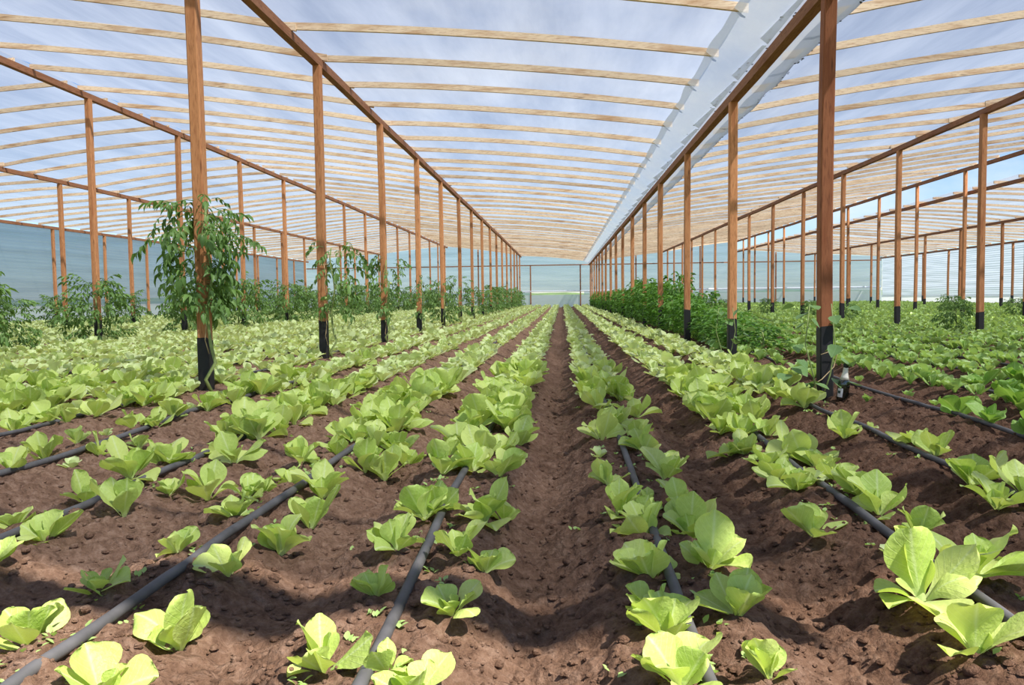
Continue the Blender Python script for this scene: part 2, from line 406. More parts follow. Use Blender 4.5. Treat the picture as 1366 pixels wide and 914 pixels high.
beam_obj(29.5, 4.05, 'brown eave beam on top of the pale side wall beyond the roof vent')

ORD = ['first', 'second', 'third', 'fourth', 'fifth', 'sixth', 'seventh', 'eighth', 'ninth', 'tenth']
POSTS = {}
def post_mesh(h, w, d, z0, z1, wob, seed):
    rr = random.Random(seed); n = 9; V, F = [], []
    zz = [z0 + (z1 - z0) * i / (n - 1) for i in range(n)]
    bx = by = 0
    for i, z in enumerate(zz):
        t = (z) / h
        bx = wob[0] * math.sin(PI * t) ; by = wob[1] * math.sin(PI * t)
        c = 0.012
        for sx, sy in ((-w / 2 + c, -d / 2), (w / 2 - c, -d / 2), (w / 2, -d / 2 + c), (w / 2, d / 2 - c), (w / 2 - c, d / 2), (-w / 2 + c, d / 2), (-w / 2, d / 2 - c), (-w / 2, -d / 2 + c)):
            V.append((bx + sx, by + sy, z + (rr.uniform(-0.035, 0.035) if i == n - 1 and z1 < h * 0.5 else 0)))
    for i in range(n - 1):
        for k in range(8): F.append((i * 8 + k, i * 8 + (k + 1) % 8, i * 8 + 8 + (k + 1) % 8, i * 8 + 8 + k))
    F += [tuple(range(8))[::-1], tuple((n - 1) * 8 + k for k in range(8))]
    return V, F
for row, (X, ZT, Y0, where) in ROWS.items():
    k = 0; y = Y0
    variants = []
    for s_ in range(3):
        bh = (0.52, 0.58, 0.66)[s_] if row != 'gutter' else (0.66, 0.6, 0.7)[s_]
        if row in ('eave', 'far'): bh *= 0.7
        wob = (random.uniform(-0.02, 0.02), random.uniform(-0.02, 0.02))
        sh = mesh_from('shaft', *post_mesh(ZT, 0.12, 0.14, bh - 0.04, ZT, wob, 0), M_POST, False)
        ft = mesh_from('tarred_foot', *post_mesh(ZT, 0.127, 0.147, -0.2, bh, wob, s_ + 5), M_TAR, False)
        variants.append((sh, ft))
    while y < Y_END - 0.5:
        vis = True
        if abs(X) > 0.95 * y + 2.5: vis = False
        if vis:
            lab = 'rust-brown wooden post with a black tarred foot ' + where
            grp = 'posts ' + where
            if row == 'tomato' and k == 1: lab, grp = 'rust-brown post wrapped in a leafy tomato vine above patchy flaking black tar', None
            if row == 'tomato' and k == 2: lab, grp = 'rust-brown post with twine tied round it and tomato vine on one side only', None
            if row == 'gutter' and k == 1: lab, grp = 'thick reddish post with a tall black foot and the bottle leaning at it', None
            if row == 'gutter' and k == 2: lab, grp = 'brown post with broad-leaved bean vine at its black foot, next after the bottle post', None
            if row == 'gutter' and 3 <= k <= 7: lab, grp = f'{ORD[k - 2]} brown post after the bottle post, in the row under the gutter', None
            if row == 'tomato' and 4 <= k <= 8: lab, grp = f'{ORD[k - 2]} brown post after the vine-wrapped one, in the tomato row', None
            t = thing('wooden_post', lab, 'post', (X + random.uniform(-0.015, 0.015), y, 0), random.uniform(-0.05, 0.05), grp)
            t.rotation_euler = (random.uniform(-0.003, 0.003), random.uniform(-0.003, 0.003), random.uniform(-0.05, 0.05))
            sh, ft = variants[(k * 7 + int(abs(X))) % 3]
            if row == 'gutter' and k == 1: sh = sh.copy(); sh.materials[0] = M_POST_RED
            link('shaft', sh, t); tag(link('tarred_foot', ft, t), 'black tar-painted foot')
            POSTS[(row, k)] = (X, y)
        k += 1; y += PITCH

# roof slopes: polylines (x, rafter centre z)
def prof(seg, x, bow):
    (xa, za), (xb, zb) = seg
    t = (x - xa) / (xb - xa)
    return za + (zb - za) * t + bow * 4 * t * (1 - t)
SLOPES = [
    ('ceiling of film on rafters falling from the ridge to the blue-grey side wall', [((-24.75, 4.73), (-17.24, 5.27)), ((-17.24, 5.27), (-10.98, 5.90))], 16.92),
    ('ceiling of film on pale rafters between the ridge beam and the white gutter', [((-10.98, 5.90), (-3.886, 4.92)), ((-3.886, 4.92), (2.2, 4.34))], 11.15),
    ('ceiling of film on rafters between the white gutter and the roof vent', [((3.05, 4.24), (9.17, 5.00)), ((9.17, 5.00), (16.2, 5.94))], 11.25),
    ('ceiling of film on rafters beyond the open roof vent', [((16.3, 5.06), (22.6, 4.61)), ((22.6, 4.61), (29.7, 4.24))], 11.9),
]
BOW = 0.085
for label, segs, ph in SLOPES:
    xs_, zs_ = [], []
    for sg in segs:
        for i in range(13 if sg is not segs[0] else 13):
            x = sg[0][0] + (sg[1][0] - sg[0][0]) * i / 12
            if xs_ and abs(x - xs_[-1]) < 1e-6: continue
            xs_.append(x); zs_.append(prof(sg, x, BOW) + 0.075)
    yy = np.arange(0.88, Y_END + 0.01, 0.25)
    X2, Y2 = np.meshgrid(np.array(xs_), yy)
    Z2 = np.array(zs_)[None, :] + 0.012 * (vnoise(X2 * 1.5, Y2 * 2, 21) - 0.5) - 0.025 * np.abs(np.sin((Y2 - ph) * PI / 1.59))
    v, q = grid_mesh(X2, Y2, Z2)
    ce = tag(link('ceiling', mesh_from('ceiling', v, q, M_ROOF)), label, None, None, 'structure')
    for si, sg in enumerate(segs):
        meshes = []
        for b in (0.06, BOW, 0.10):
            n = 9; V, F = [], []
            ext = 0.12
            x0, x1 = sg[0][0] - (ext if si == 1 else 0), sg[1][0] + (ext if si == 0 else 0)
            for i in range(n):
                x = x0 + (x1 - x0) * i / (n - 1); z = prof(sg, x, b)
                for sy, sz in ((-0.022, -0.05), (0.022, -0.05), (0.022, 0.05), (-0.022, 0.05)): V.append((x, sy, z + sz))
            for i in range(n - 1):
                for k in range(4): F.append((i * 4 + k, i * 4 + 4 + k, i * 4 + 4 + (k + 1) % 4, i * 4 + (k + 1) % 4))
            F += [(0, 1, 2, 3), tuple((n - 1) * 4 + k for k in range(4))[::-1]]
            meshes.append(mesh_from('rafter', V, F, M_RAFT, False))
        y = ph - 1.59 * math.floor((ph - 1.0) / 1.59); k = 0
        while y < Y_END - 0.05:
            o = link('rafter', random.choice(meshes), ce, (0, y + random.uniform(-0.14, 0.14) + si * 0.05, random.uniform(-0.012, 0.012)))
            y += 1.59

# walls -------------------------------------------------------------
def film_wall(name, p0, p1, zs, mat, label, amp=0.02, gap=None):
    n = int(max(abs(p1[0] - p0[0]), abs(p1[1] - p0[1])) / 0.35)
    t = np.linspace(0, 1, n); zz = np.linspace(0, 1, 40)
    T, ZZ = np.meshgrid(t, zz)
    top = zs[1] if callable(zs[1]) else (lambda a: np.full_like(a, zs[1]))
    X = p0[0] + (p1[0] - p0[0]) * T; Y = p0[1] + (p1[1] - p0[1]) * T
    top_arr = top(X) if callable(zs[1]) else np.full_like(X, zs[1])
    Z = zs[0] + (top_arr - zs[0]) * ZZ
    wv = amp * (vnoise((X + Y) * 0.5, Z * 7, 31) - 0.5) * 2
    if abs(p1[0] - p0[0]) < 1: X = X + wv
    else: Y = Y + wv
    v, q = grid_mesh(X, Y, Z)
    return tag(link(name, mesh_from(name, v, q, mat)), label, None, None, 'structure')
wl_ = film_wall('wall_left', (-24.85, 0.25), (-24.85, Y_END), (0.75, 4.66), M_WALL, 'blue-grey film side wall with horizontal ripples')
v, q = grid_mesh(*[np.array(a) for a in ([[-24.80] * 2] * 2, [[0.25, Y_END]] * 2, [[-0.3, -0.3], [0.85, 0.85]])])
link('skirt', mesh_from('skirt', v, q, M_SKIRT), wl_)
wr = film_wall('wall_right', (29.7, 0.25), (29.7, Y_END), (0.6, 4.17), M_WALL, 'pale blue film side wall beyond the roof vent')
v, q = grid_mesh(*[np.array(a) for a in ([[29.65] * 2] * 2, [[0.25, Y_END]] * 2, [[-0.3, -0.3], [0.7, 0.7]])])
link('skirt', mesh_from('skirt', v, q, M_SKIRT), wr)
RXS = [-24.85, -17.24, -10.98, -3.886, 2.1, 2.6, 3.1, 9.17, 16.2, 16.25, 22.6, 29.7]
RZS = [4.72, 5.27, 5.90, 4.92, 4.36, 4.0, 4.26, 5.0, 5.94, 5.06, 4.61, 4.24]
roofz = lambda x: np.interp(x, RXS, RZS) + 0.05
wb = film_wall('wall_back', (-24.85, Y_END + 0.12), (29.7, Y_END + 0.12), (1.45, roofz), M_END, 'pale blue film end wall with a rolled-up lower edge')
v, q = grid_mesh(*[np.array(a) for a in ([[-24.85, 29.7]] * 2, [[Y_END + 0.1] * 2] * 2, [[-0.3, -0.3], [1.12, 1.12]])])
link('skirt', mesh_from('skirt', v, q, M_SKIRT), wb)
for xa, xb in ((-24.8, -3.0), (2.1, 29.6)):
    v, q = grid_mesh(*[np.array(a) for a in ([[xa, xb]] * 2, [[Y_END + 0.14] * 2] * 2, [[1.1, 1.1], [1.5, 1.5]])])
    link('film_panel', mesh_from('film_panel', v, q, M_END), wb)
V, F = tube([(-24.8, Y_END + 0.05, 1.47), (29.6, Y_END + 0.05, 1.47)], 0.07, 8)
link('rolled_hem', mesh_from('rolled_hem', V, F, M_CURT), wb)
V, F = box(-24.8, 29.6, Y_END, Y_END + 0.08, 3.9, 4.0)
link('rail', mesh_from('rail', V, F, M_BEAM, False), wb)
for x in (-3.0, 1.75, -8, -14, 7, 13, 20):
    V, F = box(x - 0.06, x + 0.06, Y_END, Y_END + 0.09, -0.2, 3.95 if x in (1.75, -3.0) else float(roofz(x)))
    link('stud', mesh_from('stud', V, F, M_BEAM, False), wb)
# unseen boards and film roll, added over the entrance to cast a shadow band
for n_, (xa, xb, lab) in enumerate(((-13, 2.72, 'brown gable boards over the open entrance on the ridge side, added unseen to cast shade'), (3.5, 15.9, 'brown gable boards over the open entrance on the vent side, added unseen to cast shade'))):
    V, F = [], []
    for x in np.arange(xa, xb - 0.1, 0.3):          # upright boards up to the roof line
        x1 = min(x + 0.285, xb); v, f = box(x, x1, 0.76, 0.81, 3.62, 5)
        for w in v: V.append((w[0], w[1], 3.62 if w[2] < 4 else float(roofz(min(w[0], 2.2) if xa < 0 else w[0]))))
        F += [tuple(a + len(V) - 8 for a in q_) for q_ in f]
    tag(link('shade_boards_%d' % (n_ + 1), mesh_from('shade_boards', V, F, M_BEAM, False)), lab, None, None, 'structure')
    V, F = tube([(x, 1.0, 3.48 + 0.03 * math.sin(x * 1.3)) for x in np.linspace(xa, xb, 40)], 0.13, 10)
    tag(link('shade_roll', mesh_from('shade_roll', V, F, M_CURT)), lab.replace('brown gable boards over', 'rolled-up film curtain above'), 'curtain')  # added film roll, out of view, that widens the shaded strip of soil

# film gutter ---------------------------------------------------------
gx = np.array([2.02, 2.12, 2.24, 2.36, 2.47, 2.54, 2.66, 2.74, 2.86, 3.0, 3.12, 3.2, 3.22])
gzv = np.array([4.35, 4.27, 4.19, 4.11, 4.05, 4.012, 4.012, 4.03, 4.02, 4.02, 4.05, 4.10, 4.20])
yy = np.arange(0.93, Y_END - 0.1, 0.12)
X2, Y2 = np.meshgrid(gx, yy)
Y2 = np.maximum(Y2, np.where(X2 > 2.65, 1.35, 0.0) + Y2 * 1e-4); Z2 = np.repeat(gzv[None, :], len(yy), 0)
away = np.clip(np.abs(X2 - 2.6) / 0.3 - 0.3, 0, 1)
Z2 = Z2 + away * (0.05 * (vnoise(X2 * 3, Y2 * 1.6, 41) - 0.5) - 0.035 * np.abs(np.sin(Y2 * PI / 1.59)))
X2 = X2 + away * 0.04 * (vnoise(X2 * 2 + 9, Y2 * 1.3, 42) - 0.5)
v, q = grid_mesh(X2, Y2, Z2)
gt = thing('film_gutter', 'white sagging film gutter running along the valley between the two roofs', 'gutter')
link('trough', mesh_from('trough', v, q, M_GUT), gt)
y = 1.9
fl = mesh_from('overlap_flap', [(2.5, 0, 4.0), (2.5, 1.55, 4.0), (2.40, 1.5, 4.06), (2.46, 0.05, 4.02)], [(0, 1, 2, 3)], M_GUT)
while y < Y_END - 2: link('overlap_flap', fl, gt, (0, y, -0.006)); y += 1.59
rr = random.Random(3); parts = []
for i in range(900):
    yv = rr.uniform(2, 60); xv = rr.choice([rr.gauss(2.5, 0.03), rr.gauss(3.17, 0.03)]); r = rr.uniform(0.006, 0.022)
    z = float(np.interp(xv, gx, gzv)) - 0.004 - 0.035 * (abs(math.sin(yv * PI / 1.59)) if xv > 3 else 0)
    c = [(xv + r * rr.uniform(.6, 1.3) * math.cos(a), yv + r * rr.uniform(.6, 2) * math.sin(a), z + (0.01 if False else 0)) for a in np.linspace(0, 2 * PI, 6)[:-1]]
    parts.append((c + [(xv, yv, z - r * 0.5)], [(k, (k + 1) % 5, 5) for k in range(5)]))
tag(link('dirt', mesh_from('dirt', *merge(parts), plain('gutter_dirt', (0.07, 0.065, 0.04), 0.9, 0.4)), gt), 'dark leaf litter and dirt caught in the film', None, None, 'stuff')

# ------------------------------------------------------------------ lettuces
def lettuce_leaf(L, Wd, e0, curl, cup, wave, seed, nu=8, nv=9):
    rr = random.Random(seed); ph = rr.uniform(0, 6.28); ph2 = rr.uniform(0, 6.28); tw = rr.uniform(-0.35, 0.35)
    V, UV = [], []
    ss = [1 - (1 - i / nv) ** 1.35 for i in range(nv + 1)]
    pos = [(0.0, 0.0)]; ang = e0
    for i in range(nv):
        ang = e0 - curl * ((ss[i] + ss[i + 1]) / 2) ** 1.4; dl = L * (ss[i + 1] - ss[i])
        pos.append((pos[-1][0] + dl * math.cos(ang), pos[-1][1] + dl * math.sin(ang)))
    wk = [0.0, 0.12, 0.25, 0.4, 0.55, 0.68, 0.8, 0.9, 0.96, 1.0]; wvv = [0.15, 0.17, 0.28, 0.62, 0.91, 1.0, 0.95, 0.76, 0.54, 0.28]
    for i, s in enumerate(ss):
        a = e0 - curl * s ** 1.4
        nx, nz = -math.sin(a), math.cos(a)
        w = Wd / 2 * float(np.interp(s, wk, wvv))
        for j in range(nu + 1):
            t = -1 + 2 * j / nu
            rise = cup * w * abs(t) ** 1.8 + wave * Wd * abs(t) ** 3 * s * math.sin(7 * s + ph + (2.1 if t > 0 else 0)) + 0.05 * Wd * math.sin(3 * t + ph2) * s
            back = 0.07 * L * abs(t) ** 2.2 * (s ** 3)        # rounded tip
            x = pos[i][0] + nx * rise - math.cos(a) * back
            z = pos[i][1] + nz * rise - math.sin(a) * back
            yv = t * w * (1 - 0.10 * cup) + tw * s * s * 0.12 * Wd
            V.append((x, yv, z)); UV.append((j / nu, s))
    F = [(i * (nu + 1) + j, i * (nu + 1) + j + 1, (i + 1) * (nu + 1) + j + 1, (i + 1) * (nu + 1) + j) for i in range(nv) for j in range(nu)]
    return np.array(V), F, UV
R_ = math.radians
# kinds of leaf: outer spreading, middle, inner upright; unit lettuce = diameter 1
def leaf_params(kind, rr, upright=0.0):
    if kind == 0: return dict(L=rr.uniform(.54, .74), Wd=rr.uniform(.38, .52), e0=R_(rr.uniform(28, 58) + 22 * upright), curl=R_(rr.uniform(-15, 60)), cup=rr.uniform(-.25, .35), wave=rr.uniform(.03, .11))
    if kind == 1: return dict(L=rr.uniform(.54, .76), Wd=rr.uniform(.36, .50), e0=R_(rr.uniform(58, 84) + 6 * upright), curl=R_(rr.uniform(-10, 80)), cup=rr.uniform(-.2, .5), wave=rr.uniform(.03, .11))
    return dict(L=rr.uniform(.34, .5), Wd=rr.uniform(.22, .32), e0=R_(rr.uniform(72, 88)), curl=R_(rr.uniform(0, 25)), cup=rr.uniform(.2, .7), wave=rr.uniform(.03, .07))
rr = random.Random(5)
LEAF = {}
for tone, mat, upr in (('pale', M_LET, 0.0), ('dark', M_LET2, 0.8)):
    for kind in range(3):
        LEAF[tone, kind] = []
        for k in range(9 if kind < 2 else 3):
            V, F, UV = lettuce_leaf(seed=rr.random(), **leaf_params(kind, rr, upr))
            LEAF[tone, kind].append(mesh_from('lettuce_leaf', V, F, mat, True, UV))
ORD = ['first', 'second', 'third', 'fourth', 'fifth', 'sixth', 'seventh', 'eighth', 'ninth', 'tenth']
def bed_name(x):
    """beds are counted from the rows of posts, which one can find"""
    b = min(BEDS, key=lambda c: abs(c - x))
    if -3.8 < b < 2.5:
        k = [2.06, 1.26, 0.37, -0.52, -1.33, -2.22, -3.06].index(round(b, 2))
        return f'on the {ORD[k]} bed from the gutter posts towards tomato posts'
    if b > 2.5: k = [c for c in BEDS if c > 2.5].index(b); return f'on the {ORD[min(k, 9)]} bed beyond the gutter posts'
    k = [c for c in BEDS[::-1] if c < -3.8].index(b); return f'on the {ORD[min(k, 9)]} bed beyond the tomato posts'
HAND = [  # pixel of the stem on the soil, width in pixels
 (40,858,98),(133,798,78),(138,926,112),(238,846,112),(238,747,50),(305,768,74),(-10,760,62),(60,722,72),(20,698,48),(113,668,52),(165,690,78),
 (175,645,64),(225,655,46),(222,620,62),(277,650,64),(297,607,52),(312,617,56),(335,585,50),(315,702,60),(330,672,52),(15,636,44),(60,612,50),
 (97,621,30),(102,597,36),(133,606,36),(140,583,22),(184,596,34),(178,570,42),(207,576,34),(232,565,38),(255,546,26),(277,553,34),(312,542,40),(295,534,26),
 (20,575,38),(40,565,38),(65,565,46),(90,570,38),(127,560,46),(107,548,42),(165,545,34),(5,558,32),(60,545,40),(20,550,36),(150,530,36),(205,540,40),
 (433,898,100),(518,906,66),(556,926,86),(502,805,58),(605,830,74),(530,741,70),(612,750,68),(648,760,58),(566,697,74),(375,732,80),(415,698,84),
 (352,665,38),(388,650,40),(402,627,48),(420,625,32),(448,612,42),(487,628,54),(513,627,56),(453,590,38),(475,593,42),(500,600,46),(530,600,44),
 (540,615,40),(430,662,60),(520,575,40),(545,570,42),
 (585,690,60),(645,700,80),(672,690,50),(590,637,58),(630,632,52),(665,645,58),(612,600,50),(640,618,46),(668,610,46),(600,615,44),(690,590,40),(628,580,42),(675,575,40),
 (825,690,68),(812,655,44),(853,697,44),(862,682,38),(800,612,30),(802,590,54),(815,575,40),(858,605,48),(878,622,48),(888,650,64),(908,682,54),(922,710,74),
 (850,562,42),(850,585,42),(790,535,38),(800,550,38),(820,535,38),(842,540,34),(861,718,76),(869,775,80),(882,828,80),(890,852,100),(908,925,118),
 (948,762,88),(984,833,84),(1027,918,88),
 (1228,808,116),(1301,880,108),(1300,772,112),(1188,753,32),(1225,715,62),(1173,693,68),(1085,715,68),(1147,672,58),(1118,650,44),(1105,640,38),
 (1062,662,54),(1082,655,34),(1037,640,48),(1020,625,48),(1073,617,62),(1090,627,48),(995,605,42),(1050,603,46),(975,602,42),(1025,585,42),(990,585,42),
 (1008,570,40),(962,580,42),(1127,582,36),(1162,578,22),(1218,600,40),(1250,615,46),(1295,652,60),(1330,682,68),(1368,668,64),(1342,640,34),
 (1073,546,42),(1058,540,36),(1034,533,36),(1015,525,34),(1000,520,32),(1146,509,20),(1156,533,20),(1211,527,24),(1247,538,22),(1281,560,42),(1322,572,46),
 (1251,516,28),(1300,520,30),(1337,528,32),(1356,512,32),(1275,508,28),(1375,590,46),
]
START = {-0.52: 5.3, -1.33: 5.3, -2.22: 5.2, -3.06: 7.4, -4.0: 6.9, 0.37: 7.0, 1.26: 5.9, 2.06: 7.7, 2.95: 9.0}
plants = []
for u, vv_, w in HAND:
    x, y = ground_at(u, vv_)
    plants.append((x, y, w * y / FOC * 1.0))
for b in BEDS:
    st = START.get(round(b, 2), 2.0)
    for sd in (-0.125, 0.125):
        y = st + random.uniform(0, 0.2)
        ph = random.uniform(0, 50)
        while y < Y_END - 0.6:
            step = 0.215 * random.uniform(0.75, 1.25)
            gap = float(vnoise(np.array([b * 7 + sd]), np.array([y * 0.6]), 61)[0])
            p_skip = 0.04 + (0.3 if gap < 0.2 else 0)
            if b == 2.95 and y < 12: p_skip += 0.3
            x = b + sd + random.gauss(0, 0.025)
            if random.random() > p_skip:
                u, v2, c = project(x, y, 0.05)
                if -330 < u < 1700 and v2 < 1000:
                    if all(abs(x - X) > 0.16 or min(abs((y - Y0) % PITCH), PITCH - abs((y - Y0) % PITCH)) > 0.2 for X, ZT, Y0, _ in ROWS.values()):
                        plants.append((x, y, random.gauss(0.268, 0.032) * (0.9 if b > 2.4 else 1)))
            y += step
print('lettuces', len(plants))
hand_n = len(HAND)
order = sorted(range(len(plants)), key=lambda i: -plants[i][2] / plants[i][1] * (1 if -30 < project(*plants[i][:2], 0.05)[0] < 1396 and project(*plants[i][:2], 0.1)[1] < 930 else 0))
single = set(order[:300])
RANK = {}
rows_ = {}
for i in sorted(single, key=lambda a: plants[a][1]):
    b = min(BEDS, key=lambda c: abs(c - plants[i][0])); key = (b, plants[i][0] > b)
    RANK[i] = rows_.get(key, 0); rows_[key] = RANK[i] + 1
def row_name(x):
    b = min(BEDS, key=lambda c: abs(c - x)); sd = 'gutter-side' if (x > b) == (b < 2.5) else ('vent-side' if b > 2.5 else 'tomato-side')
    if b < -3.8 and x < b: sd = 'wall-side'
    if -3.8 < b < 2.5: return f'{sd} row of {ORD[[2.06, 1.26, 0.37, -0.52, -1.33, -2.22, -3.06].index(round(b, 2))]} bed from gutter posts'
    if b > 2.5: return f'{sd} row of {ORD[min(9, [c for c in BEDS if c > 2.5].index(b))]} bed beyond gutter posts'
    return f'{sd} row of {ORD[min(9, [c for c in BEDS[::-1] if c < -3.8].index(b))]} bed beyond tomato posts'
for i in sorted(single):
    x, y, d = plants[i]
    tone = 'dark' if x > 2.45 else 'pale'
    d = (1.13 if y < 3.4 else 1.24) * max(0.07, min(0.30, d))
    z = gz(x, y)
    size = 'small' if d < 0.13 else ('large' if d > 0.235 else 'young'); _ = 'small' if d < 0.13 else ('large' if d > 0.235 else 'young')
    lit = ', sunlit' if y < 2.15 else ''
    lab = f'{size} {"pale" if tone == "pale" else "deeper"} green lettuce {bed_name(x)}{lit}'
    if i in RANK and RANK[i] < 10: lab = f'{size} {"pale" if tone == "pale" else "green"} lettuce, {ORD[RANK[i]]} from the entrance, {row_name(x)}'
    g = f'{"pale" if tone == "pale" else "deeper green"} lettuces {bed_name(x)}'
    t = thing('lettuce', lab, 'lettuce', (x, y, z - 0.012), random.uniform(0, 2 * PI), g)
    n = 8 if d > 0.14 else 5
    n += random.randint(-1, 2)
    for k in range(n):
        kind = 0 if k < n * 0.5 else (1 if k < n - 1 else 2)
        az = k * 2.4 + random.uniform(-0.5, 0.5)
        sc = d * random.uniform(0.72, 1.25)
        me = random.choice(LEAF[tone, kind])
        off = 0.03 * d
        link('leaf', me, t, (off * math.cos(az), off * math.sin(az), random.uniform(0, 0.04) * d), (random.uniform(-.42, .42), random.uniform(-.25, .2), az), sc)

def lettuce_lod(nu, nv, nleaf, seed, upr):
    rr = random.Random(seed); V, Q, K = [], [], 0
    for k in range(nleaf):
        kind = 0 if k < nleaf * 0.5 else (1 if k < nleaf - 1 else 2)
        v, f, _ = lettuce_leaf(seed=rr.random(), nu=nu, nv=nv, **leaf_params(kind, rr, upr))
        az = k * 2.4 + rr.uniform(-.3, .3); c, s_ = math.cos(az), math.sin(az); g = rr.uniform(.85, 1.15)
        v = v * g; v = np.stack([v[:, 0] * c - v[:, 1] * s_, v[:, 0] * s_ + v[:, 1] * c, v[:, 2]], -1)
        V.append(v); Q.append(np.array(f) + K); K += len(v)
    return np.vstack(V), np.vstack(Q)
def lettuce_mass(idx, label, mat, upr):
    lods = {0: [lettuce_lod(2, 4, 7, 100 + k, upr) for k in range(6)], 1: [lettuce_lod(2, 3, 6, 200 + k, upr) for k in range(6)], 2: [lettuce_lod(1, 2, 6, 300 + k, upr) for k in range(6)]}
    VV, QQ, RR, K = [], [], [], 0
    P = np.array([plants[i] for i in idx]); zz = ground(P[:, 0], P[:, 1])
    for (x, y, d), z in zip(P, zz):
        l = 0 if y < 16 else (1 if y < 30 else 2)
        v, qd = lods[l][RNG.integers(6)]
        a = RNG.uniform(0, 2 * PI); c, s_ = math.cos(a), math.sin(a); d = d * RNG.uniform(0.85, 1.15)
        VV.append(np.stack([(v[:, 0] * c - v[:, 1] * s_) * d + x, (v[:, 0] * s_ + v[:, 1] * c) * d + y, v[:, 2] * d + z - 0.01], -1))
        QQ.append(qd + K); K += len(v); RR.append(np.full(len(v), RNG.uniform()))
    me = mesh_from('lettuce_field', np.vstack(VV), np.vstack(QQ), mat, True, None, np.concatenate(RR))
    tag(link('lettuce_field', me), label, 'lettuces', None, 'stuff')
rest = [i for i in range(len(plants)) if i not in single]
lettuce_mass([i for i in rest if plants[i][0] <= 2.45], 'dense rows of pale green lettuces stretching back to the end wall', M_LET, 0.0)
lettuce_mass([i for i in rest if plants[i][0] > 2.45], 'dense rows of deeper green lettuces beyond the gutter posts', M_LET2, 0.8)

# ------------------------------------------------------------------ drip hoses
for b in BEDS:
    if b < -7.2 or b > 6.8: continue
    y0 = max(1.2, (abs(b) - 1.2) / 0.75 if b < 0 else (abs(b) - 0.6) / 0.62)
    r = 0.0185 if b > -3.5 else 0.016
    if b > 1.5: r = 0.016
    yy = np.arange(y0, 42.0, 0.16)
    xx = b + 0.035 * (vnoise(yy * 0.55, yy * 0 + b * 3, 51) - 0.5) * 2 * 0.7 + 0.012 * (vnoise(yy * 1.9, yy * 0 + b * 5, 52) - 0.5)
    gg = np.maximum(np.maximum(ground(xx, yy), ground(xx, yy - 0.08)), ground(xx, yy + 0.08))
    gg = np.convolve(np.pad(gg, 2, mode='edge'), np.ones(5) / 5, 'valid')
    V, F = tube(list(zip(xx, yy, gg + r * 0.75)), r, 10)
    tag(link('drip_hose', mesh_from('drip_hose', V, F, M_HOSE)), 'dark grey irrigation hose ' + bed_name(b), 'hose')

# ------------------------------------------------------------------ bushes, vines
def leaflet(L, Wd, fold=0.25, droop=0.3):
    V = [(0, 0, 0), (0.35 * L, Wd / 2, fold * Wd), (0.35 * L, 0, -0.02 * L), (0.35 * L, -Wd / 2, fold * Wd), (0.72 * L, Wd * 0.36, fold * Wd * .7 - droop * L * .2), (0.7 * L, 0, -droop * L * .3), (0.72 * L, -Wd * 0.36, fold * Wd * .7 - droop * L * .2), (L, 0, -droop * L * .6)]
    F = [(0, 2, 1), (0, 3, 2), (1, 2, 5, 4), (2, 3, 6, 5), (4, 5, 7), (5, 6, 7)]
    UV = [(.5, .4), (1, .5), (.5, .5), (0, .5), (.9, .8), (.5, .8), (.1, .8), (.5, 1)]
    return np.array(V), F, UV
def rotz(v, a): c, s_ = math.cos(a), math.sin(a); return np.stack([v[:, 0] * c - v[:, 1] * s_, v[:, 0] * s_ + v[:, 1] * c, v[:, 2]], -1)
def roty(v, a): c, s_ = math.cos(a), math.sin(a); return np.stack([v[:, 0] * c + v[:, 2] * s_, v[:, 1], -v[:, 0] * s_ + v[:, 2] * c], -1)
def rotx(v, a): c, s_ = math.cos(a), math.sin(a); return np.stack([v[:, 0], v[:, 1] * c - v[:, 2] * s_, v[:, 1] * s_ + v[:, 2] * c], -1)
def compound(rr, L=0.30, droop=0.6):
    """tomato leaf: a drooping midrib with paired pointed leaflets; returns merged geometry with uv"""
    V, F, UV, K = [], [], [], 0
    def put(v, f, uv):
        nonlocal K
        V.append(v); F.extend([tuple(i + K for i in q) for q in f]); UV.extend(uv); K += len(v)
    rib = [(L * t, 0, 0.10 * L * math.sin(t * 2.2) - droop * L * t * t) for t in (0, .3, .6, .85)]
    v, f = tube(rib, [0.006, 0.005, 0.004, 0.003], 3, False); put(np.array(v), f, [(0.5, 0.3)] * len(v))
    for t, sz in ((0.32, .30), (0.58, .40), (0.82, .36)):
        for sd in (-1, 1):
            lv, lf, lu = leaflet(L * sz * rr.uniform(.85, 1.2), L * sz * .42, .25, .6)
            lv = rotx(lv, rr.uniform(-.4, .4)); lv = roty(lv, rr.uniform(.0, .6) + droop * t); lv = rotz(lv, sd * rr.uniform(.8, 1.25))
            put(lv + np.array([L * t, 0, 0.10 * L * math.sin(t * 2.2) - droop * L * t * t]), lf, lu)
    lv, lf, lu = leaflet(L * .5, L * .22, .25, .6); lv = roty(lv, droop * 1.2)
    put(lv + np.array(rib[-1]), lf, lu)
    return np.vstack(V), F, UV
rr = random.Random(21)
TLEAF = [mesh_from('leaf', *(lambda g: (g[0], g[1], M_TOM, True, g[2]))(compound(rr, rr.uniform(.26, .34), rr.uniform(.3, .9)))) for _ in range(5)]
def sphere(r, n=8, m=6, sq=0.9):
    prof_ = [(max(1e-4, r * math.sin(PI * i / m)), -r * sq * math.cos(PI * i / m)) for i in range(m + 1)]
    return lathe(prof_, n)
FRUIT = [mesh_from('tomato', *sphere(r), M_FRUIT) for r in (0.028, 0.035, 0.042)]
def vine_stem(pts, r=0.012, mat=M_STEM): return mesh_from('stem', *tube(pts, [r * (1 - 0.5 * i / len(pts)) for i in range(len(pts))], 6), mat)
